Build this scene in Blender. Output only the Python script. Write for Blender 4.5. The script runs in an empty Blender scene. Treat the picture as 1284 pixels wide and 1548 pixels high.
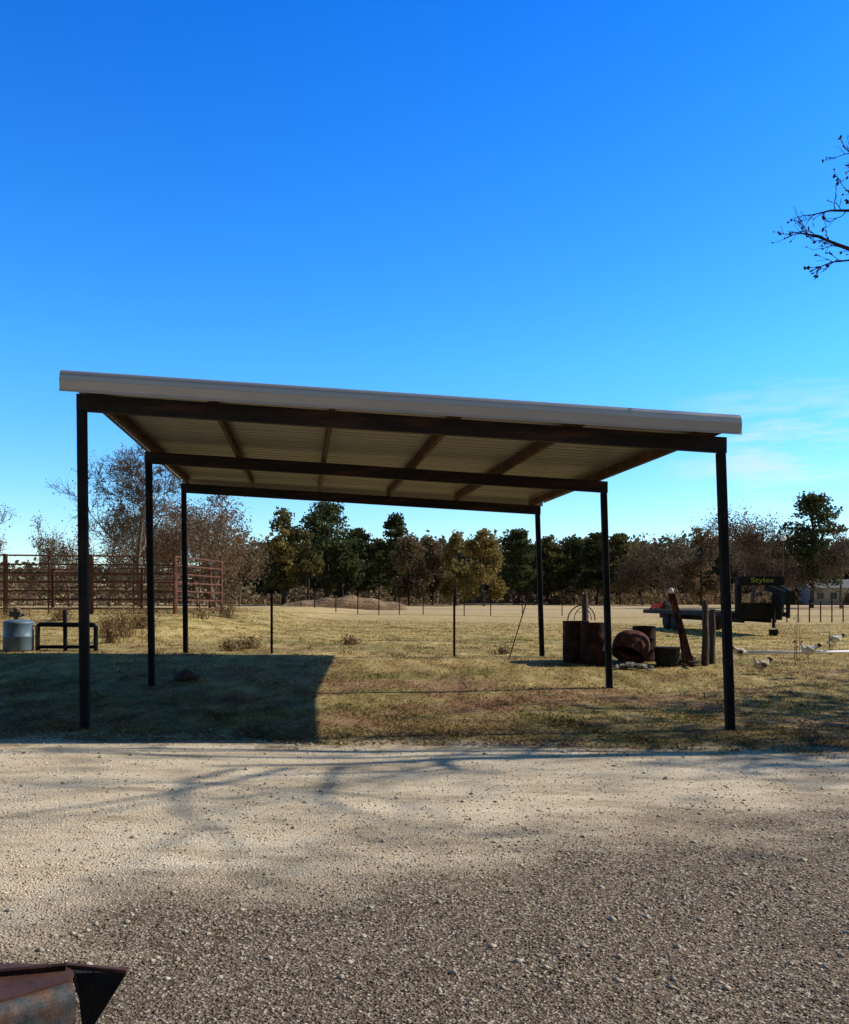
import bpy, math, random
import numpy as np
from mathutils import Vector, Matrix
R = math.radians
F = 1290.0; HZ = 903.0; EYE = 1.65
scn = bpy.context.scene
COL = scn.collection
rnd = random.Random(7)
rng = np.random.default_rng(11)

# ---------------------------------------------------------------- terrain
def sm(a, b, x):
    t = np.clip((np.asarray(x, dtype=float) - a) / (b - a), 0, 1)
    return t * t * (3 - 2 * t)
def G(x, y):
    x = np.asarray(x, dtype=float); y = np.asarray(y, dtype=float)
    z = -0.02 - 0.0175 * np.clip(x, -8, 8) * (1 - sm(50, 90, y))
    z = z + 0.33 * sm(13.5, 20.0, y)
    z = z + 0.55 * sm(-5.0, -9.5, x) * sm(21, 31, y) * (1 - sm(60, 110, y))
    z = z + 0.010 * np.sin(1.3 * x + .7 * y) * np.sin(.9 * y - .4 * x) + 0.006 * np.sin(3.1 * x - 1.1 * y + 1) * np.sin(2.7 * y)
    return z
def g(x, y): return float(G(x, y))
def XD(px, d): return (px - 642) * d / F
def ZD(py, d): return EYE - (py - HZ) * d / F
def W3(px, py, d): return Vector((XD(px, d), d, ZD(py, d)))
def onG(px, d):
    x = XD(px, d); return Vector((x, d, g(x, d)))
def edge(x):
    x = np.asarray(x, dtype=float)
    return 9.95 + .14 * np.sin(1.7 * x + 1) + .10 * np.sin(4.3 * x) + .08 * np.sin(9.1 * x + 2) + .05 * np.sin(23 * x) + .04 * np.sin(41 * x + 1) - 0.015 * x

# ---------------------------------------------------------------- node helpers
class NT:
    def __init__(s, m):
        m.use_nodes = True; s.nt = m.node_tree; s.nt.nodes.clear()
    def n(s, t, **kw):
        nd = s.nt.nodes.new(t)
        for k, v in kw.items(): setattr(nd, k, v)
        return nd
    def l(s, a, b): s.nt.links.new(a, b)
    def pos(s):
        return s.n('ShaderNodeNewGeometry').outputs['Position']
    def objc(s):
        return s.n('ShaderNodeTexCoord').outputs['Object']
    def noise(s, vec, scale, detail=4, rough=.6, sc3=None):
        if sc3:
            mp = s.n('ShaderNodeMapping'); mp.inputs['Scale'].default_value = sc3; s.l(vec, mp.inputs[0]); vec = mp.outputs[0]
        nd = s.n('ShaderNodeTexNoise'); s.l(vec, nd.inputs['Vector'])
        nd.inputs['Scale'].default_value = scale; nd.inputs['Detail'].default_value = detail; nd.inputs['Roughness'].default_value = rough
        return nd.outputs['Fac']
    def math(s, op, a, b=None, clamp=False):
        nd = s.n('ShaderNodeMath', operation=op); nd.use_clamp = clamp
        for i, v in enumerate((a, b)):
            if v is None: continue
            if isinstance(v, (int, float)): nd.inputs[i].default_value = v
            else: s.l(v, nd.inputs[i])
        return nd.outputs[0]
    def mr(s, v, a, b, c=0, d=1):
        nd = s.n('ShaderNodeMapRange'); s.l(v, nd.inputs[0])
        for i, q in enumerate((a, b, c, d)): nd.inputs[i + 1].default_value = q
        return nd.outputs[0]
    def ramp(s, v, stops):
        nd = s.n('ShaderNodeValToRGB'); s.l(v, nd.inputs[0]); e = nd.color_ramp.elements
        while len(e) < len(stops): e.new(.5)
        for i, (p, c) in enumerate(stops):
            e[i].position = p; e[i].color = (c[0], c[1], c[2], 1)
        return nd.outputs[0]
    def mix(s, f, a, b, mode='MIX'):
        nd = s.n('ShaderNodeMix', data_type='RGBA', blend_type=mode)
        if isinstance(f, (int, float)): nd.inputs[0].default_value = f
        else: s.l(f, nd.inputs[0])
        for i, v in ((6, a), (7, b)):
            if isinstance(v, tuple): nd.inputs[i].default_value = (v[0], v[1], v[2], 1)
            else: s.l(v, nd.inputs[i])
        return nd.outputs[2]
    def xyz(s, v):
        nd = s.n('ShaderNodeSeparateXYZ'); s.l(v, nd.inputs[0]); return nd.outputs
    def bump(s, h, dist, strength=1):
        nd = s.n('ShaderNodeBump'); nd.inputs['Distance'].default_value = dist; nd.inputs['Strength'].default_value = strength
        s.l(h, nd.inputs['Height']); return nd.outputs[0]
    def island(s): return s.n('ShaderNodeNewGeometry').outputs['Random Per Island']
    def bsdf(s, col, rough=.8, metal=0., normal=None, spec=.3):
        b = s.n('ShaderNodeBsdfPrincipled'); o = s.n('ShaderNodeOutputMaterial')
        if isinstance(col, tuple): b.inputs['Base Color'].default_value = (*col, 1)
        else: s.l(col, b.inputs['Base Color'])
        if isinstance(rough, (int, float)): b.inputs['Roughness'].default_value = rough
        else: s.l(rough, b.inputs['Roughness'])
        if isinstance(metal, (int, float)): b.inputs['Metallic'].default_value = metal
        else: s.l(metal, b.inputs['Metallic'])
        b.inputs['Specular IOR Level'].default_value = spec
        if normal is not None: s.l(normal, b.inputs['Normal'])
        s.l(b.outputs[0], o.inputs[0]); return b
def newmat(name):
    m = bpy.data.materials.new(name); return m, NT(m)
def simple(name, stops, scale, rough=.8, metal=0., bump=0., bscale=None, sc3=None, spec=.3):
    m, t = newmat(name); v = t.objc(); f = t.noise(v, scale, 4, .65, sc3)
    c = t.ramp(t.mr(f, .3, .7), stops)
    nrm = t.bump(t.noise(v, bscale or scale * 3, 3, .7, sc3), bump) if bump else None
    t.bsdf(c, rough, metal, nrm, spec); return m

def field_color(t, dt=5):
    p = t.pos(); xy = t.xyz(p); y = xy[1]; x = xy[0]
    n1 = t.noise(p, .35, 3, .65); n2 = t.noise(p, 2.2, dt, .75, (1, .45, 1)); n3 = t.noise(p, .06, 3, .6, (.45, 1, 1))
    dist = t.mr(y, 9, 25); f2 = t.mr(n2, .3, .7)
    green = t.ramp(f2, [(0, (.055, .040, .014)), (.5, (.155, .118, .036)), (1, (.36, .27, .11))])
    gold = t.ramp(f2, [(0, (.25, .165, .050)), (.5, (.50, .36, .125)), (1, (.73, .56, .25))])
    brown = t.ramp(f2, [(0, (.11, .052, .026)), (1, (.40, .235, .12))])
    lush = t.ramp(f2, [(0, (.07, .070, .020)), (.5, (.17, .16, .042)), (1, (.34, .29, .095))])
    f = t.math('ADD', t.math('MULTIPLY', dist, .95), t.math('MULTIPLY', t.math('SUBTRACT', n1, .47), 1.7), True)
    c = t.mix(f, green, gold)
    ln = t.noise(p, .22, 4, .65, (.7, 1.3, 1))
    c = t.mix(t.math('MULTIPLY', t.mr(ln, .50, .62, 0, .65), t.mr(y, 60, 25)), c, lush)
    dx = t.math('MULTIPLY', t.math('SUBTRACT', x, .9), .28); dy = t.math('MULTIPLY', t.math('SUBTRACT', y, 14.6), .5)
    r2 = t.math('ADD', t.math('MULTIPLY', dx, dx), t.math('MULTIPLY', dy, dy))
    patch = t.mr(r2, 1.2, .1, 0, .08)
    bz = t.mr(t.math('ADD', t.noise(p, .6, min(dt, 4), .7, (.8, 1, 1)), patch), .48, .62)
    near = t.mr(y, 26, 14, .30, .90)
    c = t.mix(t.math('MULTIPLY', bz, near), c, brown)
    far = t.mr(y, 35, 90)
    farc = t.ramp(t.mr(n3, .35, .65), [(0, (.42, .28, .14)), (.5, (.57, .41, .22)), (1, (.46, .36, .15))])
    return t.mix(far, c, farc)
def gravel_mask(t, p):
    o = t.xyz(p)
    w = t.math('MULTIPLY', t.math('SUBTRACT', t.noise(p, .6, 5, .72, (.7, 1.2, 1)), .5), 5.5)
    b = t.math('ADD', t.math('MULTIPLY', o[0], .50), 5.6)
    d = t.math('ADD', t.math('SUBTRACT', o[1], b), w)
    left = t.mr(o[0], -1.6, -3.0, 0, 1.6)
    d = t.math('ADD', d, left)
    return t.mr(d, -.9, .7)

mGround, t = newmat('field_ground'); c = field_color(t); p = t.pos()
t.bsdf(c, .95, 0, t.bump(t.noise(p, 9, 4, .75), .05), .1)
mGravel, t = newmat('gravel_ground'); p = t.pos(); k = gravel_mask(t, p)
fine = t.noise(p, 42, 4, .8); med = t.noise(p, 1.8, 5, .75, (.45, 1.3, 1))
vor = t.n('ShaderNodeTexVoronoi'); vor.inputs['Scale'].default_value = 80; t.l(p, vor.inputs['Vector'])
vc = t.n('ShaderNodeRGBToBW'); t.l(vor.outputs['Color'], vc.inputs[0])
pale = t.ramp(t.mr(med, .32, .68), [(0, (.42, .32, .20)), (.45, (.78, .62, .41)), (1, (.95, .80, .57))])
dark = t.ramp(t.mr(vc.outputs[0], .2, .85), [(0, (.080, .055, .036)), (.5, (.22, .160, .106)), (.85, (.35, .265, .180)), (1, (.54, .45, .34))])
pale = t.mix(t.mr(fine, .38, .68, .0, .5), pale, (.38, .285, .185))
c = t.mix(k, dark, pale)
soil = t.mr(t.math('ADD', t.xyz(p)[1], t.math('MULTIPLY', t.math('SUBTRACT', t.noise(p, 1.8, 5, .80), .5), 3.8)), 9.1, 9.95)
c = t.mix(soil, c, field_color(t))
h = t.math('ADD', t.math('MULTIPLY', vor.outputs['Distance'], .8), fine)
t.bsdf(c, .92, 0, t.bump(h, .012), .1)
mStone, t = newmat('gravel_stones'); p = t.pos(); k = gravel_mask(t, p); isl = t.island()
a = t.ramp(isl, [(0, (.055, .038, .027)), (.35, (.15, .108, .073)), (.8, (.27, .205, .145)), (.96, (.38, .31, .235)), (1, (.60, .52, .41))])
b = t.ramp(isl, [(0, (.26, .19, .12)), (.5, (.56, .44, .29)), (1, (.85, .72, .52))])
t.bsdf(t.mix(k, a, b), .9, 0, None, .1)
mRock = simple('pale_rock', [(0, (.28, .23, .165)), (1, (.64, .54, .40))], 20, .9, 0, .01)
def translucent(t, c, f):
    df = t.n('ShaderNodeBsdfDiffuse'); tr = t.n('ShaderNodeBsdfTranslucent'); mx = t.n('ShaderNodeMixShader'); mx.inputs[0].default_value = f
    t.l(c, df.inputs[0]); t.l(c, tr.inputs[0]); t.l(df.outputs[0], mx.inputs[1]); t.l(tr.outputs[0], mx.inputs[2])
    o = t.n('ShaderNodeOutputMaterial'); t.l(mx.outputs[0], o.inputs[0])
mGrass, t = newmat('grass_blades'); c = field_color(t, 2); isl = t.island()
c = t.mix(1.0, c, t.ramp(isl, [(0, (.7, .70, .6)), (.6, (1., 1.0, .95)), (1, (1., 1., 1.))]), 'MULTIPLY')
translucent(t, c, .35)
def leafmat(name, c0, c1, c2, trans=.25, ns=.5):
    m, t = newmat(name); isl = t.island(); v = t.objc()
    f = t.math('ADD', t.math('MULTIPLY', isl, .45), t.math('MULTIPLY', t.mr(t.noise(v, ns, 1, .6), .3, .7), .55))
    translucent(t, t.ramp(f, [(0, c0), (.5, c1), (1, c2)]), trans); return m
mPine = leafmat('pine_needles', (.036, .050, .024), (.078, .096, .040), (.15, .165, .07))
mPine2 = leafmat('olive_needles', (.055, .060, .028), (.13, .125, .048), (.22, .19, .078))
mYel = leafmat('yellow_leaves', (.14, .115, .04), (.27, .21, .075), (.41, .31, .12))
mBrn = leafmat('brown_leaves', (.11, .083, .048), (.21, .155, .092), (.32, .235, .14))
mRed = leafmat('rust_leaves', (.10, .064, .040), (.22, .142, .088), (.36, .245, .155))
mFar = leafmat('far_leaves', (.055, .062, .038), (.12, .11, .06), (.21, .165, .10), .25, .05)
mFarPale = leafmat('far_pale_leaves', (.10, .075, .045), (.20, .15, .09), (.32, .25, .155), .2, .12)
mTwig = leafmat('twigs', (.10, .076, .054), (.21, .16, .115), (.33, .26, .19), .1)
mWeed = leafmat('dry_weed', (.10, .06, .03), (.25, .16, .08), (.42, .30, .16), .3, 3)
mLitter = leafmat('fallen_leaf', (.10, .05, .025), (.26, .13, .065), (.45, .28, .14), .2, 3)
mBark = simple('bark', [(0, (.08, .060, .043)), (1, (.20, .15, .11))], 3, .95, 0, .03)
mBarkDark = simple('dark_bark', [(0, (.025, .02, .017)), (1, (.07, .055, .045))], 3, .95, 0, .02)
mPost = simple('black_steel', [(0, (.006, .0065, .008)), (.6, (.011, .0115, .014)), (1, (.028, .021, .019))], 2.5, .72, 0, .002, 30, None, .15)
mBeam = simple('rusty_beam', [(0, (.009, .009, .011)), (.5, (.020, .017, .018)), (1, (.075, .036, .024))], 3, .65, 0, .002, 25, (.3, 1, 2), .25)
mPurlin = simple('rust_red_purlin', [(0, (.042, .022, .014)), (.5, (.090, .045, .027)), (1, (.155, .082, .05))], 4, .75, .1, .001, 25)
mSheet = simple('galvanised_sheet', [(0, (.21, .20, .19)), (1, (.30, .285, .27))], 1.2, .42, .5, 0, None, (.3, 3, 1), .45)
mTrim = simple('silver_trim', [(0, (.56, .57, .58)), (1, (.63, .64, .65))], 1.5, .40, .75, 0, None, None, .4)
mTrimLow = simple('white_grey_trim', [(0, (.47, .44, .41)), (1, (.54, .51, .47))], 2, .7, .0)
mRust = simple('rust', [(0, (.028, .016, .012)), (.45, (.085, .034, .022)), (.8, (.17, .068, .04)), (1, (.25, .13, .075))], 5, .9, 0, .012, 14, None, .1)
mRustDark = simple('dark_rust', [(0, (.010, .008, .008)), (.5, (.028, .014, .011)), (1, (.085, .035, .022))], 5, .85, 0, .006, 30, None, .1)
mPenRust = simple('red_brown_pipe', [(0, (.065, .026, .018)), (.5, (.13, .054, .034)), (1, (.21, .10, .062))], 4, .8, 0, 0, None, None, .15)
mBlack = simple('black_paint', [(0, (.005, .005, .006)), (1, (.014, .014, .016))], 3, .6, 0, 0, None, None, .15)
mChar = simple('charred', [(0, (.006, .006, .006)), (1, (.025, .022, .020))], 8, .9, 0, .02)
mAsh = simple('ash', [(0, (.12, .11, .10)), (.6, (.3, .28, .25)), (1, (.55, .52, .48))], 12, .95, 0, .03)
mWood = simple('old_wood', [(0, (.030, .021, .016)), (.5, (.07, .05, .038)), (1, (.14, .105, .08))], 6, .9, 0, .01, 20, (4, 4, .5))
mDeckWood = simple('dark_deck_planks', [(0, (.012, .010, .009)), (1, (.035, .028, .023))], 6, .95, 0, .01, 20, None, .05)
mGalv = simple('blue_grey_metal', [(0, (.08, .13, .17)), (1, (.16, .22, .27))], 5, .5, .2)
mTan = simple('brown_fitting', [(0, (.06, .045, .03)), (1, (.20, .15, .10))], 9, .7)
mWhite = simple('white_paint', [(0, (.66, .65, .62)), (1, (.8, .79, .76))], 4, .6)
mWall = simple('weathered_white_wall', [(0, (.30, .30, .29)), (1, (.42, .42, .40))], .8, .8)
mRoofGrey = simple('grey_roof', [(0, (.14, .14, .145)), (1, (.22, .22, .22))], 2, .8)
mGlass = simple('dark_glass', [(0, (.02, .03, .04)), (1, (.05, .06, .07))], 2, .15)
mRedP = simple('red_paint', [(0, (.35, .02, .015)), (1, (.5, .04, .03))], 3, .4)
mYelG = simple('yellow_green_paint', [(0, (.30, .36, .05)), (1, (.38, .44, .08))], 3, .5)
mTyre = simple('tyre_rubber', [(0, (.012, .012, .012)), (1, (.03, .028, .026))], 8, .9)
mDirt = simple('mound_earth', [(0, (.13, .075, .04)), (.5, (.25, .15, .08)), (1, (.38, .25, .13))], .6, .95, 0, .2, 3)
mWire = simple('wire', [(0, (.12, .10, .09)), (1, (.22, .19, .17))], 3, .6, .5)
mFeather = simple('cream_feathers', [(0, (.22, .13, .07)), (.45, (.55, .45, .33)), (1, (.75, .7, .6))], 9, .85, 0, .004, 50)
mFeatherW = simple('white_feathers', [(0, (.5, .45, .38)), (.4, (.72, .69, .62)), (1, (.8, .78, .74))], 9, .85, 0, .004, 50)
mFeatherD = simple('dark_feathers', [(0, (.03, .02, .015)), (1, (.16, .10, .06))], 14, .8)
mComb = simple('red_comb', [(0, (.4, .03, .02)), (1, (.5, .05, .03))], 9, .6)
mBeak = simple('yellow_horn', [(0, (.5, .33, .08)), (1, (.6, .4, .12))], 9, .5)
mWorn, t = newmat('worn_blue_grey_paint'); v = t.objc()
n = t.noise(v, 22, 8, .75); n2 = t.noise(v, 60, 4, .7)
rustc = t.ramp(n2, [(.3, (.05, .024, .016)), (.7, (.17, .085, .05))]); pc = t.ramp(n2, [(.3, (.028, .033, .036)), (.7, (.075, .084, .086))])
t.bsdf(t.mix(t.mr(n, .46, .60), pc, rustc), .6, .1, t.bump(n, .003))
mDeck, t = newmat('rust_brown_plate'); v = t.objc()
n = t.noise(v, 8, 8, .7); n2 = t.noise(v, 70, 5, .7)
c = t.mix(t.mr(n2, .3, .7, 0, .5), t.ramp(t.mr(n, .3, .7), [(0, (.050, .024, .016)), (.5, (.115, .048, .030)), (1, (.19, .088, .052))]), (.04, .022, .016))
t.bsdf(c, .6, .15, t.bump(n2, .002))

# ---------------------------------------------------------------- object helpers
def tag(o, label=None, cat=None, group=None, kind=None):
    if label: o['label'] = label
    if cat: o['category'] = cat
    if group: o['group'] = group
    if kind: o['kind'] = kind
    return o
def thing(name, label, cat, loc, rz=0, group=None):
    o = bpy.data.objects.new(name, None); COL.objects.link(o); o.location = loc; o.rotation_euler = (0, 0, rz)
    o.empty_display_size = .2
    return tag(o, label, cat, group)
def npmesh(name, V, Fc, mat, parent=None, origin=None, smooth=False):
    V = np.asarray(V, dtype=np.float32).reshape(-1, 3); Fc = np.asarray(Fc, dtype=np.int32)
    if origin is not None: V = V - np.asarray(origin, dtype=np.float32)
    me = bpy.data.meshes.new(name); k = Fc.shape[1]; nf = Fc.shape[0]
    me.vertices.add(len(V)); me.vertices.foreach_set('co', V.ravel())
    me.loops.add(nf * k); me.loops.foreach_set('vertex_index', Fc.ravel())
    me.polygons.add(nf); me.polygons.foreach_set('loop_start', np.arange(0, nf * k, k, dtype=np.int32))
    me.update(calc_edges=True); me.validate()
    me.materials.append(mat)
    if smooth: me.polygons.foreach_set('use_smooth', np.ones(len(me.polygons), dtype=bool))
    o = bpy.data.objects.new(name, me); COL.objects.link(o)
    if parent is not None: o.parent = parent
    elif origin is not None: o.location = origin
    return o
class MB:
    def __init__(s): s.v = []; s.f = []
    def poly(s, pts, faces):
        b = len(s.v); s.v += [tuple(p) for p in pts]; s.f += [tuple(i + b for i in f) for f in faces]
    def box(s, c, sz, rot=None):
        pts = []
        for x in (-.5, .5):
            for y in (-.5, .5):
                for z in (-.5, .5):
                    q = Vector((x * sz[0], y * sz[1], z * sz[2]))
                    if rot is not None: q = rot @ q
                    pts.append(q + Vector(c))
        s.poly(pts, [(0, 1, 3, 2), (4, 6, 7, 5), (0, 4, 5, 1), (2, 3, 7, 6), (0, 2, 6, 4), (1, 5, 7, 3)])
    def prism(s, p0, p1, prof, side, up):
        p0 = Vector(p0); p1 = Vector(p1); side = Vector(side).normalized(); up = Vector(up)
        n = len(prof)
        a = [p0 + side * q[0] + up * q[1] for q in prof]; b = [p1 + side * q[0] + up * q[1] for q in prof]
        fs = [(i, (i + 1) % n, (i + 1) % n + n, i + n) for i in range(n)]
        fs += [tuple(range(n))[::-1], tuple(range(n, 2 * n))]
        s.poly(a + b, fs)
    def bar(s, p0, p1, w, h, side=None):
        p0 = Vector(p0); p1 = Vector(p1); d = (p1 - p0).normalized()
        if side is None: side = d.cross(Vector((0, 0, 1))) if abs(d.z) < .9 else Vector((1, 0, 0))
        side = Vector(side); side = (side - d * side.dot(d)).normalized(); up = side.cross(d)
        b = min(w, h) * .12
        prof = [(-w/2+b, -h/2), (w/2-b, -h/2), (w/2, -h/2+b), (w/2, h/2-b), (w/2-b, h/2), (-w/2+b, h/2), (-w/2, h/2-b), (-w/2, -h/2+b)]
        s.prism(p0, p1, prof, side, up)
    def tube(s, pts, rad, n=6, cap=True):
        pts = [Vector(p) for p in pts]; b = len(s.v); m = len(pts)
        if not hasattr(rad, '__len__'): rad = [rad] * m
        prev = None
        for i in range(m):
            d = (pts[min(i + 1, m - 1)] - pts[max(i - 1, 0)])
            if d.length < 1e-9: d = Vector((0, 0, 1))
            d.normalize()
            if prev is None: prev = Vector((1, 0, 0)) if abs(d.x) < .8 else Vector((0, 1, 0))
            u = (prev - d * prev.dot(d)).normalized(); prev = u; w = d.cross(u)
            for k in range(n):
                a = 2 * math.pi * k / n
                s.v.append(tuple(pts[i] + (u * math.cos(a) + w * math.sin(a)) * rad[i]))
        for i in range(m - 1):
            for k in range(n):
                k2 = (k + 1) % n
                s.f.append((b + i * n + k, b + i * n + k2, b + (i + 1) * n + k2, b + (i + 1) * n + k))
        if cap:
            s.f.append(tuple(b + k for k in range(n))[::-1]); s.f.append(tuple(b + (m - 1) * n + k for k in range(n)))
    def lathe(s, prof, n=20, M=None):
        b = len(s.v); M = M or Matrix.Identity(4)
        for r, z in prof:
            for k in range(n):
                a = 2 * math.pi * k / n; s.v.append(tuple(M @ Vector((r * math.cos(a), r * math.sin(a), z))))
        for i in range(len(prof) - 1):
            for k in range(n):
                k2 = (k + 1) % n; s.f.append((b + i * n + k, b + i * n + k2, b + (i + 1) * n + k2, b + (i + 1) * n + k))
        s.f.append(tuple(b + k for k in range(n))[::-1]); s.f.append(tuple(b + (len(prof) - 1) * n + k for k in range(n)))
    def build(s, name, mat, parent=None, origin=None, smooth=False):
        me = bpy.data.meshes.new(name)
        V = s.v
        if origin is not None:
            ox, oy, oz = origin; V = [(a - ox, b - oy, c - oz) for a, b, c in V]
        me.from_pydata(V, [], s.f); me.update(); me.materials.append(mat)
        if smooth:
            for p in me.polygons: p.use_smooth = True
        o = bpy.data.objects.new(name, me); COL.objects.link(o)
        if parent is not None: o.parent = parent
        elif origin is not None: o.location = origin
        return o
def leafquads(C, size, flat=0.):
    C = np.asarray(C); n = len(C)
    a = rng.normal(size=(n, 3)); 
    a[:, 2] *= (1 - flat); a /= np.linalg.norm(a, axis=1)[:, None]
    b = rng.normal(size=(n, 3)); b -= (b * a).sum(1)[:, None] * a; b /= np.linalg.norm(b, axis=1)[:, None]
    s = (size * rng.uniform(.5, 1.25, n))[:, None]; s2 = s * rng.uniform(.4, .9, n)[:, None]
    V = np.stack([C - a * s, C - b * s2, C + a * s, C + b * s2], axis=1).reshape(-1, 3)
    Fq = np.arange(4 * n).reshape(-1, 4); return V, Fq

# ---------------------------------------------------------------- ground
def axis(lo, hi, step, far_lo, far_hi, gr=1.14):
    a = list(np.arange(lo, hi + 1e-6, step)); s = step; x = hi
    while x < far_hi: s *= gr; x += s; a.append(x)
    s = step; x = lo; pre = []
    while x > far_lo: s *= gr; x -= s; pre.append(x)
    return np.array(pre[::-1] + a)
def grid(xs, ys, zoff=0.):
    X, Y = np.meshgrid(xs, ys); Z = G(X, Y) + zoff
    V = np.stack([X, Y, Z], -1).reshape(-1, 3); nx = len(xs); ny = len(ys)
    i = np.arange(nx - 1)[None, :] + nx * np.arange(ny - 1)[:, None]
    return V, np.stack([i, i + 1, i + 1 + nx, i + nx], -1).reshape(-1, 4)
V, Fq = grid(axis(-16, 16, .25, -1500, 1500), axis(-6, 40, .25, -60, 2600))
tag(npmesh('field', V, Fq, mGround, smooth=True), 'dry grass pasture reaching to the trees', 'field', kind='structure')
xs = np.concatenate([np.arange(-28, -8, .2), np.arange(-8, 8, .04), np.arange(8, 28.01, .2)]); T = np.concatenate([np.linspace(0, .9, 56), np.linspace(.91, 1, 12)])
X = np.repeat(xs[None, :], len(T), 0); Y = -12 + T[:, None] * (edge(X) + 12)
Z = G(X, Y) + .010; nx = len(xs)
i = np.arange(nx - 1)[None, :] + nx * np.arange(len(T) - 1)[:, None]
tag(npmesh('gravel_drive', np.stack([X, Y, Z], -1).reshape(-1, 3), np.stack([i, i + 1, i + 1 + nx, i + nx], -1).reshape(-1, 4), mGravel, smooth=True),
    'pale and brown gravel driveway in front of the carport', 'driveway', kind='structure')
def stones(n, pyr, smin, smax, seed):
    py = rng.uniform(pyr[0], pyr[1], n); d = EYE * F / (py - HZ); x = rng.uniform(-.6, .6, n) * d
    sc = smin * (smax / smin) ** (rng.uniform(0, 1, n) ** 2.6); sc *= (.65 + .075 * d)
    base = np.array([[1, 0, 0], [0, 1, 0], [-1, 0, 0], [0, -1, 0], [0, 0, .65], [0, 0, -.6]])
    V = base[None] * (1 + rng.uniform(-.35, .35, (n, 6, 1))) + rng.uniform(-.15, .15, (n, 6, 3))
    th = rng.uniform(0, 6.28, n); c, s_ = np.cos(th), np.sin(th)
    Vr = V.copy(); Vr[..., 0] = V[..., 0] * c[:, None] - V[..., 1] * s_[:, None]; Vr[..., 1] = V[..., 0] * s_[:, None] + V[..., 1] * c[:, None]
    Vr *= sc[:, None, None]; ok = d < edge(x) + .25
    Vr[..., 0] += x[:, None]; Vr[..., 1] += d[:, None]; Vr[..., 2] += (G(x, d) + .010 + sc * .1)[:, None]
    Vr = Vr[ok]; n = len(Vr)
    f = np.array([[0, 1, 4], [1, 2, 4], [2, 3, 4], [3, 0, 4], [1, 0, 5], [2, 1, 5], [3, 2, 5], [0, 3, 5]])
    return Vr.reshape(-1, 3), (f[None] + 6 * np.arange(n)[:, None, None]).reshape(-1, 3)
V, Ft = stones(60000, (1105, 1575), .0028, .012, 1)
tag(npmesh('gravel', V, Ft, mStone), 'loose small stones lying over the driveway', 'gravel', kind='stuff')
V, Ft = stones(850, (1112, 1500), .010, .027, 2)
tag(npmesh('pebbles', V, Ft, mRock), 'scattered larger pale pebbles on the driveway', 'pebbles', kind='stuff')
n = 160000
u = rng.uniform(0, 1, n); y = 9.1 + 38 * u ** 1.9; x = rng.uniform(-.62, .62, n) * y
tuft = np.sin(x * 3.3 + 2) * np.sin(x * 1.1 + y * 2) > .1
ok = y > edge(x) - np.where(tuft, .95, .25) * rng.uniform(0, 1, n) ** 2; x, y = x[ok], y[ok]
pat = np.sin(x * 2.1 + 1.3 * np.sin(y * 1.3)) * np.sin(y * 1.9 + x * .7) + .5 * np.sin(x * 5.3 + y * 3.1)
ok = rng.uniform(-1.6, 1.0, len(x)) < pat + .3; x, y, pat = x[ok], y[ok], pat[ok]; n = len(x)
h = rng.uniform(.010, .034, n) * (1 + .4 * pat) * (1 + .02 * (y - 10)); h *= np.where(rng.uniform(0, 1, n) < .02, 2.4, 1)
w = h * .10 + .003 + .00035 * y
th = rng.uniform(0, 6.28, n); lx = rng.normal(0, .7, n) * h; ly = rng.normal(0, .7, n) * h; z = G(x, y)
V = np.stack([np.stack([x - w * np.cos(th), y - w * np.sin(th), z], -1), np.stack([x + w * np.cos(th), y + w * np.sin(th), z], -1), np.stack([x + lx, y + ly, z + h], -1)], 1)
tag(npmesh('grass', V.reshape(-1, 3), np.arange(3 * n).reshape(-1, 3), mGrass), 'short green and straw coloured grass under and behind the carport', 'grass', kind='stuff')
n = 11000
y = 9.5 + 10 * rng.uniform(0, 1, n) ** 1.5; x = rng.uniform(-.6, .6, n) * y
C = np.stack([x, y, G(x, y) + .03], -1); V, Fq = leafquads(C, .028)
V[:, 2] = V[:, 2] * .5 + np.repeat(C[:, 2], 4) * .5
tag(npmesh('fallen_leaves', V, Fq, mLitter), 'brown fallen leaves scattered on the grass', 'leaves', kind='stuff')

# ---------------------------------------------------------------- carport
FL, FR = (129, 10.4), (1105, 11.2); ML, MR = (230, 14.9), (922, 15.55); BL, BR = (281, 19.2), (820, 19.9)
tops = {'FL': (124, 622), 'FR': (1090, 685), 'ML': (225, 701), 'MR': (913, 745), 'BL': (278, 745), 'BR': (813, 778)}
basep = {'FL': FL, 'FR': FR, 'ML': ML, 'MR': MR, 'BL': BL, 'BR': BR}
O = Vector((-.7, 15.2, 0.))
cp = thing('carport', 'open steel carport with a sloping sheet metal roof on six black posts', 'carport', O)
rot8 = Vector((.99, .10, 0)).normalized()
TP = {}
for k, (px, d) in basep.items():
    b = onG(px, d); tx, ty = tops[k]; tp = W3(tx, ty, d); TP[k] = tp
    m = MB(); m.bar(b - Vector((0, 0, .1)), tp + Vector((0, 0, .0)), .108, .108, rot8)
    p = m.build('post', mPost, cp, O)
BH = .205
Cprof = [(-.04, 0), (.04, 0), (.04, .02), (-.028, .02), (-.028, BH - .02), (.04, BH - .02), (.04, BH), (-.04, BH)]
for a, b_ in (('FL', 'FR'), ('ML', 'MR'), ('BL', 'BR')):
    p0, p1 = TP[a].copy(), TP[b_].copy(); d = (p1 - p0).normalized(); p0 -= d * .056; p1 += d * .066
    side = Vector((-d.y, d.x, 0)).normalized()
    m = MB(); m.prism(p0, p1, [(q[0], q[1] + .002) for q in Cprof], side, (0, 0, 1)); m.build('beam', mBeam, cp, O)
def beamtop(k, l, tt): return TP[k].lerp(TP[l], tt) + Vector((0, 0, BH + .004))
PH = .15
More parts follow.
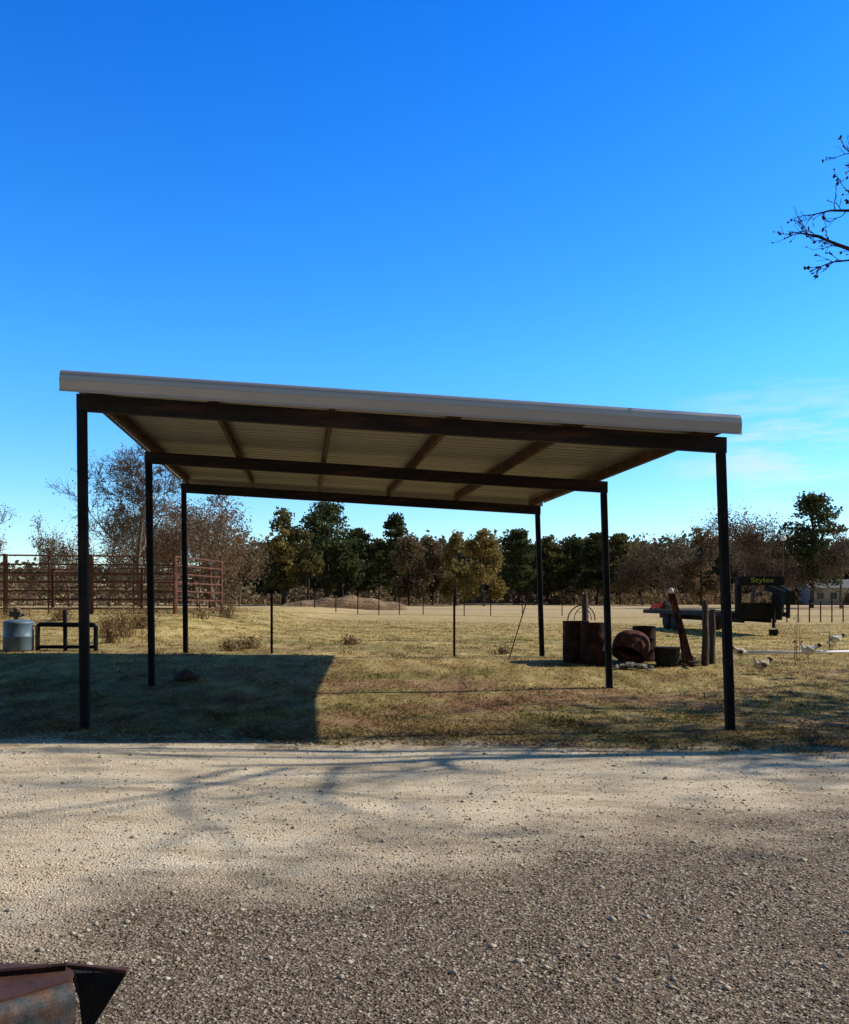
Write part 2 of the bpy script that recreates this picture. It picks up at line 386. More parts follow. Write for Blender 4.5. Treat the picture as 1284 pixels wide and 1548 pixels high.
for tt in (.012, .19, .375, .57, .765, .985):
    a, b_, c_ = beamtop('FL', 'FR', tt), beamtop('ML', 'MR', tt), beamtop('BL', 'BR', tt)
    st = a + (a - b_) * .06; en = c_ + (c_ - b_) * .06
    m = MB(); side = (en - st).cross(Vector((0, 0, 1))).normalized()
    pr = [(-.03, 0), (.03, 0), (.03, .012), (-.022, .012), (-.022, PH - .012), (.03, PH - .012), (.03, PH), (-.03, PH)]
    m.prism(st, en, pr, side, (0, 0, 1)); m.build('purlin', mPurlin, cp, O)
c00 = Vector((-4.28, 10.12, 4.285)); c10 = Vector((4.06, 10.92, 3.905))
c01 = Vector((-5.62, 19.75, 4.38)); c11 = Vector((2.84, 20.45, 3.955))
m = MB(); prof = []; nr = 36
for k in range(nr):
    for o_, z_ in ((0, 0), (.12, 0), (.20, .036), (.32, .036), (.40, 0), (.62, 0), (.65, .012), (.72, .012), (.75, 0)): prof.append(((k + o_) / nr, z_))
prof.append((1, 0))
NU = 6; vs = []; n = len(prof)
for th in (0, .006):
    for (v_, z_) in prof:
        for j in range(NU + 1):
            u_ = j / NU
            p = c00.lerp(c10, u_).lerp(c01.lerp(c11, u_), v_); vs.append((p.x, p.y, p.z + z_ + th))
fs = []; M1 = NU + 1; off = n * M1
for i in range(n - 1):
    for j in range(NU):
        q = (i * M1 + j, i * M1 + j + 1, (i + 1) * M1 + j + 1, (i + 1) * M1 + j); fs.append(q[::-1]); fs.append(tuple(k + off for k in q))
m.poly(vs, fs); m.build('roof_sheet', mSheet, cp, O)
d = (c10 - c00).normalized(); out = Vector((d.y, -d.x, 0)).normalized()
a = Vector((-4.30, 10.07, 4.08)); b_ = Vector((4.03, 10.87, 3.717))
arc = [(-.055 + .085 * math.sin(q), .182 + .084 * math.cos(q)) for q in np.linspace(-.2, 1.45, 8)]
m = MB(); m.prism(a, b_, [(-.17, .262)] + arc + [(.030, .14), (.024, .14)] + [(x_ - .007, z_ - .004) for x_, z_ in arc[::-1]] + [(-.17, .254)], out, (0, 0, 1)); tr = m.build('front_trim', mTrim, cp, O)
m = MB(); m.prism(a, b_, [(.024, .139), (.032, .137), (.028, .03), (.040, .002), (.034, -.002), (.018, .028), (.020, .134)], out, (0, 0, 1)); m.build('drip_flange', mTrimLow, tr, O)
for q in (a - d * .004, b_ + d * .004):
    m = MB(); m.prism(q - d * .002, q + d * .002, [(-.17, .248), (-.03, .256), (.028, .15), (.014, .02), (-.17, .10)], out, (0, 0, 1)); m.build('end_cap', mTrimLow, tr, O)
m = MB(); m.prism(c01 + Vector((0, .03, -.12)), c11 + Vector((0, .03, -.12)), [(0, 0), (.006, 0), (.006, .16), (-.15, .17), (-.15, .165), (0, .155)], -out, (0, 0, 1)); m.build('rear_trim', mTrimLow, cp, O)
for (p, q, sg) in ((c00, c01, -1), (c10, c11, 1)):
    m = MB(); m.prism(p + Vector((sg * .01, .06, -.05)), q + Vector((sg * .01, 0, -.05)), [(0, 0), (.004, 0), (.004, .09), (0, .09)], (sg, 0, 0), (0, 0, 1)); m.build('eave_trim', mTrimLow, cp, O)

# ---------------------------------------------------------------- trees
def rv(s=1.): return Vector((rnd.gauss(0, s), rnd.gauss(0, s), rnd.gauss(0, s)))
def grow(mbs, p, d, L, r, lvl, mx, tips, up=.12, spread=.75, kids=(3, 5), first=.35, rmin=.008):
    nseg = 4 if lvl < 2 else 3
    pts = [Vector(p)]; rad = [r]; dd = Vector(d).normalized()
    for i in range(nseg):
        dd = (dd + rv(.13 + .04 * lvl) + Vector((0, 0, up))).normalized()
        pts.append(pts[-1] + dd * (L / nseg)); rad.append(max(r * (1 - .62 * (i + 1) / nseg), rmin * .6))
    mbs[0 if lvl < 1 else 1].tube(pts, rad, 7 if lvl == 0 else (4 if lvl < 3 else 3), cap=False)
    if lvl >= mx: tips.append(pts[-1]); tips.append(pts[-2]); return
    for i in range(rnd.randint(*kids)):
        tt = first + (1 - first) * (i + rnd.random()) / kids[1] if lvl == 0 else rnd.uniform(.25, 1)
        tt = min(tt, .999); k = int(tt * nseg); q = pts[k].lerp(pts[k + 1], tt * nseg - k)
        ax = rv().cross(dd).normalized()
        nd = (dd + ax * rnd.uniform(.6, 1.3) * spread).normalized()
        grow(mbs, q, nd, L * rnd.uniform(.45, .7), max(r * (1 - .62 * tt) * rnd.uniform(.5, .7), rmin), lvl + 1, mx, tips, up, spread, kids, first, rmin)
    grow(mbs, pts[-1], dd, L * .55, rad[-1], lvl + 1, mx, tips, up, spread, kids, first, rmin)
def bare_tree(px, d, top, label, group, mat_leaf=None, leaves=0, mx=4, kids=(3, 5), spread=.8, size=.25, x=None, H=None, bark=None, hw=None, scat=.45, first=.35):
    x = XD(px, d) if x is None else x; z = g(x, d); H = H or (ZD(top, d) - z)
    o = Vector((x, d, z)); th = thing('bare_tree', label, 'tree', o, 0, group)
    A, B = MB(), MB(); tips = []
    grow((A, B), o - Vector((0, 0, .1)), (0, 0, 1), H * .47, H * .017, 0, mx, tips, .10, spread, kids, first, max(.008, d * .00026))
    zt = max(t_.z for t_ in tips) - z; k = H / zt; kx = k
    if hw:
        ex = sorted(abs(t_.x - x) for t_ in tips)[int(len(tips) * .93)]; kx = hw * d / F / ex
    for mb in (A, B): mb.v = [(x + (a - x) * kx, d + (b - d) * kx, z + (c - z) * k) for a, b, c in mb.v]
    A.build('trunk', bark or mBark, th, o); cr = B.build('crown', bark or mBark, th, o)
    if leaves:
        T_ = np.array([[x + (q.x - x) * kx, d + (q.y - d) * kx, z + (q.z - z) * k] for q in tips])
        C = T_[rng.integers(0, len(T_), leaves)] + np.clip(rng.normal(0, 1, (leaves, 3)), -1.6, 1.6) * scat * .42 * H / 14
        C[:, 2] = np.maximum(C[:, 2], z + .3)
        V, Fq = leafquads(C, size * .66); npmesh('foliage', V, Fq, mat_leaf, cr, o)
    return th
def leafy(px, d, top, hw, label, group, mat, kind='oak', size=None, dens=1., x=None):
    x = XD(px, d) if x is None else x; z = g(x, d); H = ZD(top, d) - z; rw = hw * d / F
    o = Vector((x, d, z)); th = thing('pine_tree' if kind == 'pine' else 'oak_tree', label, 'tree', o, 0, group)
    A = MB(); wob = Vector((rnd.gauss(0, .3), 0, 0))
    A.tube([o - Vector((0, 0, .2)), o + Vector((0, 0, H * .4)) + wob, o + Vector((0, 0, H * .93)) + wob * .5], [H * .018, H * .013, H * .004], 7)
    nc = int((80 if kind == 'oak' else 56) * dens); Cs = []
    cl = []
    lobes = [(Vector((0, 0, .86)), .30)]
    for i in range(7):
        a = i * 2.4 + rnd.uniform(-.5, .5); f = rnd.uniform(.18, .78); rr = rnd.uniform(.35, .72) * (1.1 - .5 * f)
        lobes.append((Vector((rr * math.cos(a), rr * math.sin(a), f)), rnd.uniform(.22, .40)))
    for i in range(nc):
        a = rnd.uniform(0, 6.283); hh = rnd.random()
        if kind == 'pine':
            f = .22 + .76 * hh; env = (1 - hh ** 2.4) * (.6 + .4 * math.sin(min(1, hh * 2.2) * 1.57)) + .12
            rr = rw * env * rnd.uniform(.25, 1.05); c = o + Vector((rr * math.cos(a), rr * math.sin(a), H * f)); cs = (rw * .24, rw * .24, rw * .10)
        else:
            lc, lr = lobes[rnd.randrange(len(lobes))]; q = rv().normalized() * (lr * rnd.uniform(.5, 1.05))
            c = o + Vector(((lc.x + q.x) * rw, (lc.y + q.y) * rw, min(.97, max(.05, lc.z + q.z * .42)) * H)); cs = (rw * .17, rw * .17, rw * .13)
        sc = rnd.uniform(.6, 1.25)
        cl.append(c); m_ = int((95 if kind == 'pine' else 80) * sc)
        Cs.append(np.array(c) + np.clip(rng.normal(0, .6, (m_, 3)), -1.1, 1.1) * np.array(cs) * sc * 1.15)
    for c in cl[::2]:
        s_ = Vector((o.x, o.y, o.z + (c.z - o.z) * .8)); A.tube([s_ + wob * .6, s_.lerp(c, .6) + Vector((0, 0, .2)), c], [H * .005, H * .003, .02], 3, False)
    A.build('trunk', mBarkDark, th, o)
    V, Fq = leafquads(np.concatenate(Cs), (size or .4) * .57); npmesh('crown', V, Fq, mat, th, o)
    return th
BG = 'trees along the far edge of the pasture'; BC = 'bare trees behind the corral'
bare_tree(212, 66, 650, 'tallest thin tree with sparse twigs rising behind the rusty corral', BC, mTwig, 5200, 5, (4, 5), .8, .11, hw=70, scat=1.0, first=.25)
bare_tree(325, 62, 738, 'rust brown leaved tree just right of the corral', BC, mRed, 7500, 4, (4, 6), 1.0, .13, hw=58, scat=1.6, first=.15)
bare_tree(265, 70, 748, 'twiggy brown tree behind the right end of the corral', BC, mRed, 6000, 4, (4, 6), 1.0, .13, hw=45, scat=1.6, first=.15)
bare_tree(232, 84, 760, 'soft brown tree behind the left middle post of the carport', BC, mBrn, 5500, 4, (4, 5), 1.0, .16, hw=46, scat=1.7, first=.12)
bare_tree(300, 88, 768, 'soft brown tree behind the left rear post of the carport', BC, mBrn, 5500, 4, (4, 5), 1.0, .16, hw=46, scat=1.7, first=.12)
bare_tree(362, 84, 802, 'low brown tree between the corral and the yellow green oak', BC, mBrn, 4200, 4, (4, 5), 1.1, .17, hw=30, scat=1.6, first=.1)
bare_tree(165, 80, 775, 'low bare tree behind the middle of the corral', BC, mTwig, 3400, 4, (4, 5), 1.0, .14, hw=38, scat=1.3, first=.15)
bare_tree(105, 90, 780, 'pale bare tree behind the left part of the corral', BC, mTwig, 3400, 4, (4, 5), 1.0, .15, hw=40, scat=1.3, first=.15)
bare_tree(0, 90, 752, 'pale bare tree at the left edge of the view', BC, mTwig, 3400, 4, (4, 5), .9, .15, hw=42, scat=1.3, first=.15)
bare_tree(50, 100, 812, 'small bare tree between the two pale ones at far left', BC, mTwig, 1900, 4, (4, 5), 1.0, .17, hw=26, scat=1.3, first=.15)
leafy(428, 140, 768, 44, 'yellow green oak left of the big dark pine', BG, mPine2, 'oak', .5, 1.4)
leafy(430, 137, 800, 34, 'ochre leaved oak in front of the yellow green oak', BG, mYel, 'oak', .42, .6)
leafy(492, 145, 759, 56, 'big dark pine left of the middle of the tree line', BG, mPine, 'pine', .5, 2.0)
leafy(466, 135, 800, 30, 'small olive tree under the big dark pine', BG, mPine2, 'oak', .42, .9)
leafy(540, 150, 800, 34, 'dark pine on the right side of the big pine', BG, mPine, 'pine', .5, 1.4)
leafy(520, 140, 826, 38, 'low dark oak in front of the big dark pine', BG, mPine, 'oak', .5, .9)
leafy(597, 150, 777, 30, 'tall narrow pine rising over the brown oaks', BG, mPine, 'pine', .5, 1.3)
leafy(572, 165, 812, 34, 'low dark tree left of the tall narrow pine', BG, mPine2, 'oak', .5, 1.1)
leafy(618, 138, 806, 38, 'grey brown oak below the tall narrow pine', BG, mBrn, 'oak', .42, 1.2)
leafy(654, 142, 810, 36, 'brown oak left of the yellow oaks', BG, mBrn, 'oak', .42, 1.1)
leafy(690, 138, 806, 34, 'ochre oak on the left of the brightest yellow oak', BG, mYel, 'oak', .42, 1.)
leafy(732, 132, 802, 42, 'brightest yellow oak in the middle of the tree line', BG, mYel, 'oak', .42, 1.5)
leafy(785, 150, 799, 32, 'dark pine right of the yellow oak', BG, mPine, 'pine', .5, 1.4)
leafy(828, 155, 812, 34, 'second dark pine from the yellow oak, behind the carport back post', BG, mPine2, 'pine', .5, 1.3)
leafy(868, 155, 813, 32, 'dark pine between the carport right rear and middle posts', BG, mPine, 'pine', .5, 1.4)
leafy(902, 150, 806, 26, 'dark pine behind the right middle post', BG, mPine, 'pine', .5, 1.1)
leafy(938, 150, 806, 32, 'dark pine just right of the right middle post', BG, mPine2, 'pine', .5, 1.3)
bare_tree(972, 140, 818, 'grey bare tree left of the two brown ones at right', BG, mBrn, 4800, 3, (4, 6), 1.0, .28, hw=32, scat=2.4, first=.1)
bare_tree(1012, 140, 815, 'grey brown bare tree in the gap before the right front post', BG, mTwig, 4800, 3, (4, 6), 1.0, .26, hw=32, scat=2.4, first=.1)
leafy(1060, 135, 796, 36, 'brown oak left of the right front post', BG, mBrn, 'oak', .4, 1.2)
bare_tree(1140, 105, 766, 'rust coloured oak just right of the right front post', BG, mRed, 9500, 4, (4, 6), 1.0, .20, hw=48, scat=1.9, first=.12)
bare_tree(1180, 120, 800, 'thin brown tree between the rust oak and the right hand pine', BG, mBrn, 4000, 4, (4, 5), 1.0, .22, hw=28, scat=1.8, first=.12)
leafy(1228, 105, 747, 50, 'tall layered pine near the right edge of the view', BG, mPine, 'pine', .36, 1.9)
bare_tree(1272, 100, 800, 'bare tree right of the tall layered pine', BG, mTwig, 3600, 4, (4, 5), 1.0, .19, hw=34, scat=1.5, first=.12)
leafy(1340, 110, 790, 40, 'pine beyond the right edge of the view', BG, mPine, 'pine', .4, 1.)
n = 42000
x = rng.uniform(-120, 230, n); y = 205 + rng.uniform(0, 40, n)
Hx = 15.6 + 1.1 * np.sin(x * .11) + .9 * np.sin(x * .37 + 1) + 1.0 * np.sin(x * .83 + 2) + .8 * np.sin(x * 1.9)
Hx = Hx * (.55 + .45 * sm(-62, -45, x)) * (1 - .10 * sm(60, 90, x))
z = .3 + Hx * rng.uniform(0, 1, n) ** .8
A_ = np.stack([x, y, z], -1)
n = 34000
x = rng.uniform(-40, 130, n); y = 168 + rng.uniform(0, 22, n)
Hx = 11.6 + .9 * np.sin(x * .21) + .9 * np.sin(x * .57 + 1) + .8 * np.sin(x * 1.33 + 2)
z = .3 + Hx * rng.uniform(0, 1, n) ** .85
V, Fq = leafquads(np.concatenate([A_, np.stack([x, y, z], -1)]), .76)
tag(npmesh('wood', V, Fq, mFar), 'distant mixed wood forming the skyline behind the nearer trees', 'wood', kind='stuff')
n = 9000
x = rng.uniform(-160, -38, n); y = 130 + rng.uniform(0, 25, n); z = .5 + (5.5 + 1.5 * np.sin(x * .3) + 1.0 * np.sin(x * .9)) * rng.uniform(0, 1, n) ** 1.2
V, Fq = leafquads(np.stack([x, y, z], -1), .4)
tag(npmesh('scrub', V, Fq, mFarPale), 'pale leafless scrub behind the corral at far left', 'scrub', kind='stuff')
n = 9000
x = rng.uniform(-38, 90, n); y = 150 + rng.uniform(0, 15, n); z = .3 + (2.4 + .9 * np.sin(x * .5) + .6 * np.sin(x * 1.3)) * rng.uniform(0, 1, n)
V, Fq = leafquads(np.stack([x, y, z], -1), .42)
tag(npmesh('undergrowth', V, Fq, mBrn), 'brown undergrowth along the foot of the tree line', 'undergrowth', kind='stuff')

# near tree at right, branch reaching into the frame; its trunk shadow crosses the drive
o = Vector((9.7, 10.9, g(9.7, 10.9)))
th = thing('shade_tree', 'tree at right whose twiggy branch tips reach into the sky of the view', 'tree', o)
A, B = MB(), MB(); tips = []
A.tube([o - Vector((0, 0, .2)), o + Vector((-.1, 0, 2.2)), o + Vector((.1, .1, 4.4)), o + Vector((0, .1, 6.8)), o + Vector((.3, .2, 9))], [.22, .17, .13, .08, .03], 9)
def limb(pts, r0, r1, nk, L, lv=2):
    pts = [Vector(p) for p in pts]; n = len(pts)
    B.tube(pts, [r0 + (r1 - r0) * i / (n - 1) for i in range(n)], 5, False)
    for i in range(nk):
        tt = .40 + .60 * (i + .5) / nk; k = min(int(tt * (n - 1)), n - 2); q = pts[k].lerp(pts[k + 1], tt * (n - 1) - k)
        dd = (pts[k + 1] - pts[k]).normalized(); nd = (dd + rv(.5)).normalized()
        grow((B, B), q, nd, L * rnd.uniform(.7, 1.2), .008, 3, 4, tips, .03, .8, (2, 3), .35, .005)
def P(px, py, dd=11.1): return W3(px, py, dd)
limb([o + Vector((0, 0, 4.0)), (8.0, 11.0, 5.4), P(1310, 385), P(1268, 370), P(1234, 356), P(1196, 350)], .05, .006, 11, .27)
limb([(8.0, 11.0, 5.4), P(1330, 330), P(1290, 318), P(1256, 318), P(1222, 326)], .035, .006, 9, .24)
limb([P(1310, 395), P(1285, 393), P(1258, 396), P(1224, 410)], .018, .005, 6, .2)
limb([o + Vector((0, 0, 5.0)), (7.4, 10.9, 6.8), P(1325, 270), P(1300, 242), P(1274, 220)], .04, .006, 7, .22)
limb([(7.4, 10.9, 6.8), P(1330, 300), P(1304, 292), P(1278, 288)], .03, .006, 5, .2)
for i in range(12):
    a = rnd.uniform(-1.6, 1.6); zz = rnd.uniform(4, 8.6)
    grow((A, B), o + Vector((0, 0, zz)), (math.cos(a), math.sin(a), .45), 2.2, .05, 1, 4, tips, .05, .8, (2, 3))
A.build('trunk', mBarkDark, th, o); cr = B.build('crown', mBarkDark, th, o)
T_ = np.array([list(q) for q in tips]); T_ = T_[rng.uniform(0, 1, len(T_)) < .7]
V, Fq = leafquads(T_, .028); npmesh('foliage', V, Fq, mBarkDark, cr, o)
bare_tree(0, 13.0, 0, 'tall sparse tree standing right of the drive, outside the view', 'trees right of the drive', mBrn, 700, 4, (3, 4), .55, .16, x=19.5, H=17, first=.5, scat=.8)
bare_tree(0, 16.6, 0, 'sparse tree standing right of the barrels, outside the view', 'trees right of the drive', mBrn, 4500, 4, (4, 5), .9, .22, x=21.5, H=14, first=.5, scat=1.3)

# ---------------------------------------------------------------- corral
pen = [(-110, 31), (8, 32), (138, 32.5), (265, 33), (335, 36.5), (318, 43), (215, 47), (80, 48.5), (-60, 47)]
ptx = [onG(*q) for q in pen]
where = ['at far left beyond the view edge', 'leftmost in view, beside the blue grey tank', 'long front panel left of the heavy double upright', 'short angled panel right of the heavy double upright',
         'far side panel at the right end', 'far side panel second from the right end', 'far side panel in the middle of the back', 'far side panel at the left of the back']
labs = ['rusty pipe corral panel ' + w for w in where]
for i in range(len(ptx) - 1):
    a, b_ = ptx[i], ptx[i + 1]; dd = (b_ - a); a = a + dd * .01; b_ = b_ - dd * .01
    th = thing('corral_panel', labs[i], 'corral panel', a, 0, 'pipe panels of the corral')
    Hh = 2.25
    for k in range(7):
        z = .22 + k * (Hh - .24) / 6; m = MB(); m.tube([a + Vector((0, 0, z)), b_ + Vector((0, 0, z))], .036, 6); m.build('rail', mPenRust, th, a)
    for k, tt in enumerate((0, .5, 1)):
        q = a.lerp(b_, tt); m = MB(); m.tube([q - Vector((0, 0, .05)), q + Vector((0, 0, Hh + .03))], .06 if k != 1 else .03, 6); m.build('upright', mPenRust, th, a)

# ---------------------------------------------------------------- weeds
def weed(px, d, h, w, n, label, mat=mWeed, name='weed_clump'):
    o = onG(px, d); m = MB(); C = []
    for i in range(n):
        a = rnd.uniform(0, 6.28); r = abs(rnd.gauss(0, .35)) * w; b = o + Vector((r * math.cos(a), r * math.sin(a), -.02))
        tpt = b + Vector((rnd.gauss(0, .2) * w, rnd.gauss(0, .2) * w, h * rnd.uniform(.4, 1)))
        m.tube([b, b.lerp(tpt, .5) + rv(.02), tpt], [.008, .006, .003], 3, False)
        for q in range(5): C.append(list(b.lerp(tpt, rnd.uniform(.3, 1)) + rv(.05)))
    th = thing(name, label, 'plant', o, 0, 'dry weed clumps')
    m.build('stems', mat, th, o); V, Fq = leafquads(np.array(C), .035); npmesh('leaves', V, Fq, mat, th, o)
weed(185, 24, 1.0, 1.0, 90, 'big dry brown weed clump right of the black pipe frame')
weed(165, 22, .8, .7, 60, 'dry weed clump beside the black pipe frame')
weed(215, 26, .8, .7, 60, 'dry weed clump behind the left middle post')
weed(345, 34, .9, .9, 70, 'reddish weed clump at the right end of the corral')
weed(20, 29, .6, .9, 50, 'dry weed clump at the foot of the leftmost corral panel')
weed(90, 28, .5, 1.1, 60, 'low wide weed clump below the long corral panel')
weed(305, 31, .5, .7, 40, 'low weed clump below the angled corral panel')
weed(375, 21, .35, .5, 50, 'low brown weed clump left of the left fence post')
weed(530, 23.5, .28, .6, 50, 'flat brown weed clump between the two fence posts')
weed(350, 20, .3, .4, 40, 'small brown weed clump at the edge of the roof shadow')
weed(1205, 19, 1.2, .12, 5, 'few tall dry stalks right of the right front post')
weed(1256, 22, 1.25, .12, 5, 'few tall dry stalks near the right edge of the view')
weed(760, 20.5, .25, .4, 30, 'low weed tuft at the foot of the leaning rod')
weed(1040, 19, .2, .7, 50, 'low weed tuft before the leaning channel')

# ---------------------------------------------------------------- fence posts
def tpost(px, d, top, label, group, r=.02, dx=0):
    o = onG(px, d); tz = ZD(top, d); m = MB(); e = Vector((o.x + dx, d, tz))
    m.prism(o - Vector((0, 0, .2)), e, [(-r, -r * .5), (r, -r * .5), (r, 0), (r * .25, 0), (r * .25, r * 1.2), (-r * .25, r * 1.2), (-r * .25, 0), (-r, 0)], (1, 0, 0), (0, 1, 0))
    return tag(m.build('fence_post', mRustDark, None, tuple(o)), label, 'fence post', group)
tpost(411, 19.5, 896, 'thin steel fence post right of the roof shadow, the left of two', 'near fence posts', .028)
tpost(687, 19.6, 902, 'thin steel fence post seen between the carport rear posts, the right of two', 'near fence posts', .026)
m = MB(); o = onG(769, 19.4); e = W3(803, 888, 19.6)
m.tube([o - Vector((0, 0, .05)), e], .014, 5); tag(m.build('leaning_rod', mRustDark, None, tuple(o)), 'thin rusty rod leaning beside the carport rear right post', 'rod')
m = MB()
for k, z in enumerate((.35, .65, .95, 1.25)):
    pts = []
    for px in (-60, 130, 411, 550, 687, 830, 965):
        b = onG(px, 19.62); pts.append(b + Vector((0, 0, z - (.03 if px in (130, 550, 830) else 0))))
    m.tube(pts, .0028, 3, False)
tag(m.build('fence_wire', mWire), 'thin wire strands strung between the near fence posts', 'wire')
far_px = [(455, 66), (476, 64), (508, 63), (541, 63), (573, 61), (604, 64), (640, 66), (702, 62), (742, 64), (790, 68), (850, 66)]
for i, (px, d) in enumerate(far_px):
    tpost(px, d, 903 + rnd.uniform(-6, 3) - (8 if px == 573 else 0), 'small far fence post in the row beyond the near fence', 'far fence posts in the pasture', .035)
m = MB()
for z in (.5, .9): m.tube([onG(px, d) + Vector((0, 0, z)) for px, d in far_px], .009, 3, False)
tag(m.build('fence_wire', mWire), 'wire strands along the far fence posts in the pasture', 'wire')
for i, px in enumerate(range(1156, 1300, 17)):
    tpost(px, 50 + rnd.uniform(-.5, .5), 906 + rnd.uniform(-2, 3), 'small fence post in the far row at the right edge', 'far fence posts at right', .035)
m = MB()
for z in (.4, .75, 1.1): m.tube([onG(px, 50) + Vector((0, 0, z)) for px in (1150, 1220, 1310)], .009, 3, False)
tag(m.build('fence_wire', mWire), 'wire strands along the far fence row at the right edge', 'wire')

# ---------------------------------------------------------------- earth mound
o = onG(520, 92); nx, ny = 80, 24; V = []
for j in range(ny):
    for i in range(nx):
        u = i / (nx - 1) * 2 - 1; v = j / (ny - 1) * 2 - 1
        e = max(0, 1 - u * u) ** .45 * max(0, 1 - v * v) ** .7
        z = 1.45 * e * (.84 + .10 * math.sin(u * 5 + 1) + .06 * math.sin(u * 17) + .05 * math.sin(v * 6 + u * 11)) + .10 * rnd.random() * e
        V.append((u * 6.9, v * 3, z - .12))
i = np.arange(nx - 1)[None, :] + nx * np.arange(ny - 1)[:, None]
ob = npmesh('earth_mound', V, np.stack([i, i + 1, i + 1 + nx, i + nx], -1).reshape(-1, 4), mDirt, smooth=True); ob.location = o
tag(ob, 'long low mound of reddish earth in the pasture before the trees', 'mound')

# ---------------------------------------------------------------- left tank and pipe frame
o = onG(28, 19.2)
th = thing('water_tank', 'blue grey round tank with a valve on top at the left edge', 'tank', o)
m = MB(); m.lathe([(.30, 0), (.32, .03), (.32, .30), (.335, .32), (.32, .34), (.32, .60), (.33, .63), (.30, .66), (.18, .70), (.06, .71)], 24, Matrix.Translation(o)); m.build('tank_body', mGalv, th, o, True)
m = MB(); m.tube([o + Vector((-.05, 0, .69)), o + Vector((-.05, 0, .90))], .05, 8); m.box(o + Vector((-.05, 0, .82)), (.24, .14, .12)); m.tube([o + Vector((-.17, 0, .80)), o + Vector((.14, 0, .80))], .03, 8); m.build('valve', mTan, th, o)
m = MB(); m.lathe([(.02, 0), (.07, .01), (.08, .04), (.04, .07), (.02, .08)], 12, Matrix.Translation(o + Vector((-.05, 0, .90)))); m.build('pressure_cap', mTan, th, o, True)
m = MB(); m.tube([o + Vector((.31, 0, .55)), o + Vector((.40, 0, .55)), o + Vector((.40, 0, .05))], .02, 6); m.build('outlet_pipe', mRustDark, th, o)
o = onG(100, 19.4); th = thing('pipe_frame', 'low black pipe frame with a taller middle upright beside the tank', 'frame', o)
def q_(px, py, dd=19.4): return W3(px, py, dd)
m = MB(); m.tube([q_(57, 990), q_(57, 946), q_(60, 944), q_(143, 945), q_(145, 948), q_(145, 988)], .055, 8); m.build('hoop_rail', mBlack, th, o)
m = MB(); m.tube([q_(99, 990), q_(98, 922)], .05, 8); m.build('upright', mBlack, th, o)
m = MB(); m.tube([q_(57, 978), q_(145, 978)], .04, 8); m.build('lower_rail', mBlack, th, o)
o = onG(283, 15.6); m = MB()
m.lathe([(.02, -.03), (.17, -.02), (.2, .05), (.15, .12), (.06, .17), (.01, .18)], 9, Matrix.Translation(o) @ Matrix.Diagonal((1.3, .8, 1, 1)))
m.v = [(a + rnd.gauss(0, .015), b + rnd.gauss(0, .015), c + rnd.gauss(0, .012)) for a, b, c in m.v]
tag(m.build('stump', mWood, None, tuple(o)), 'low dark stump on the shaded ground right of the left middle post', 'stump')

# ---------------------------------------------------------------- junk pile
def drum(px, d, r, h, label, mat, M=None, group='rusty drums'):
    o = onG(px, d); th = thing('steel_drum', label, 'drum', o, 0, group); MM = Matrix.Translation(o) @ (M or Matrix.Identity(4))
    pr = [(r, 0), (r * 1.02, .015), (r, .03), (r, h * .32), (r * 1.03, h * .335), (r, h * .35), (r, h * .64), (r * 1.03, h * .655), (r, h * .67), (r, h - .02), (r * 1.03, h - .008), (r * 1.0, h), (r * .96, h - .01), (r * .96, h * .2)]
    m = MB(); m.lathe(pr, 26, MM); m.v = [(a + rnd.gauss(0, .004), b + rnd.gauss(0, .004), c) for a, b, c in m.v]
    m.build('drum_shell', mat, th, o, True)
    m = MB(); m.lathe([(r * .955, h * .25), (r * .95, h * .28)], 20, MM); m.build('drum_floor', mChar, th, o)
    return th
drum(871, 18.9, .29, .90, 'rusty dark open drum, left of the two standing side by side', mRustDark)
drum(898, 18.5, .29, .90, 'rusty open drum, right of the two standing side by side', mRustDark)
m = MB(); c0 = W3(880, 938, 18.7)
pts = [c0 + Vector((.30 * math.cos(a), .05 * math.cos(a * 2), .33 * math.sin(a))) for a in np.linspace(0, math.pi, 18)]
m.tube(pts, .013, 5); pts = [c0 + Vector((.19 * math.cos(a) + .04, .1, .28 * math.sin(a))) for a in np.linspace(0, math.pi, 14)]; m.tube(pts, .009, 5)
m.tube([pts[3], pts[10]], .006, 4)
tag(m.build('wire_hoop', mRustDark, None, tuple(c0)), 'bent wire hoops standing in the drums', 'hoop')
def wpost(px, d, top, w, label, lean=0):
    o = onG(px, d); e = Vector((o.x + lean, d + .02, ZD(top, d))); m = MB()
    n = 6; pts = [o.lerp(e, k / n) + Vector((rnd.gauss(0, .006), rnd.gauss(0, .006), 0)) for k in range(n + 1)]; pts[0].z -= .1
    m.tube(pts, [w * rnd.uniform(.92, 1.05) for _ in pts], 9)
    m.v = [(a + rnd.gauss(0, .004), b + rnd.gauss(0, .004), c) for a, b, c in m.v]
    return tag(m.build('wooden_post', mWood, None, tuple(o)), label, 'post', 'old wooden posts')
wpost(885, 19.8, 898, .075, 'dark wooden post standing behind the two drums')
wpost(1067, 18.5, 909, .075, 'old wooden post, left of the close pair before the trailer')
wpost(1077, 18.9, 921, .07, 'old wooden post, right of the close pair before the trailer', .02)
wpost(1099, 20.5, 905, .06, 'wooden post mostly behind the right front post')
drum(974, 19.3, .26, .78, 'rusty drum standing behind the tipped pot', mRustDark)
o = onG(955, 18.5); th = thing('tipped_pot', 'rounded rusty red pot tipped over with its dark mouth near the ground', 'pot', o)
ax = Vector((-.42, -.45, -.72)).normalized(); MM = Matrix.Translation(o + Vector((.03, .12, .40))) @ ax.to_track_quat('Z', 'Y').to_matrix().to_4x4() @ Matrix.Diagonal((1.12, .95, 1, 1))
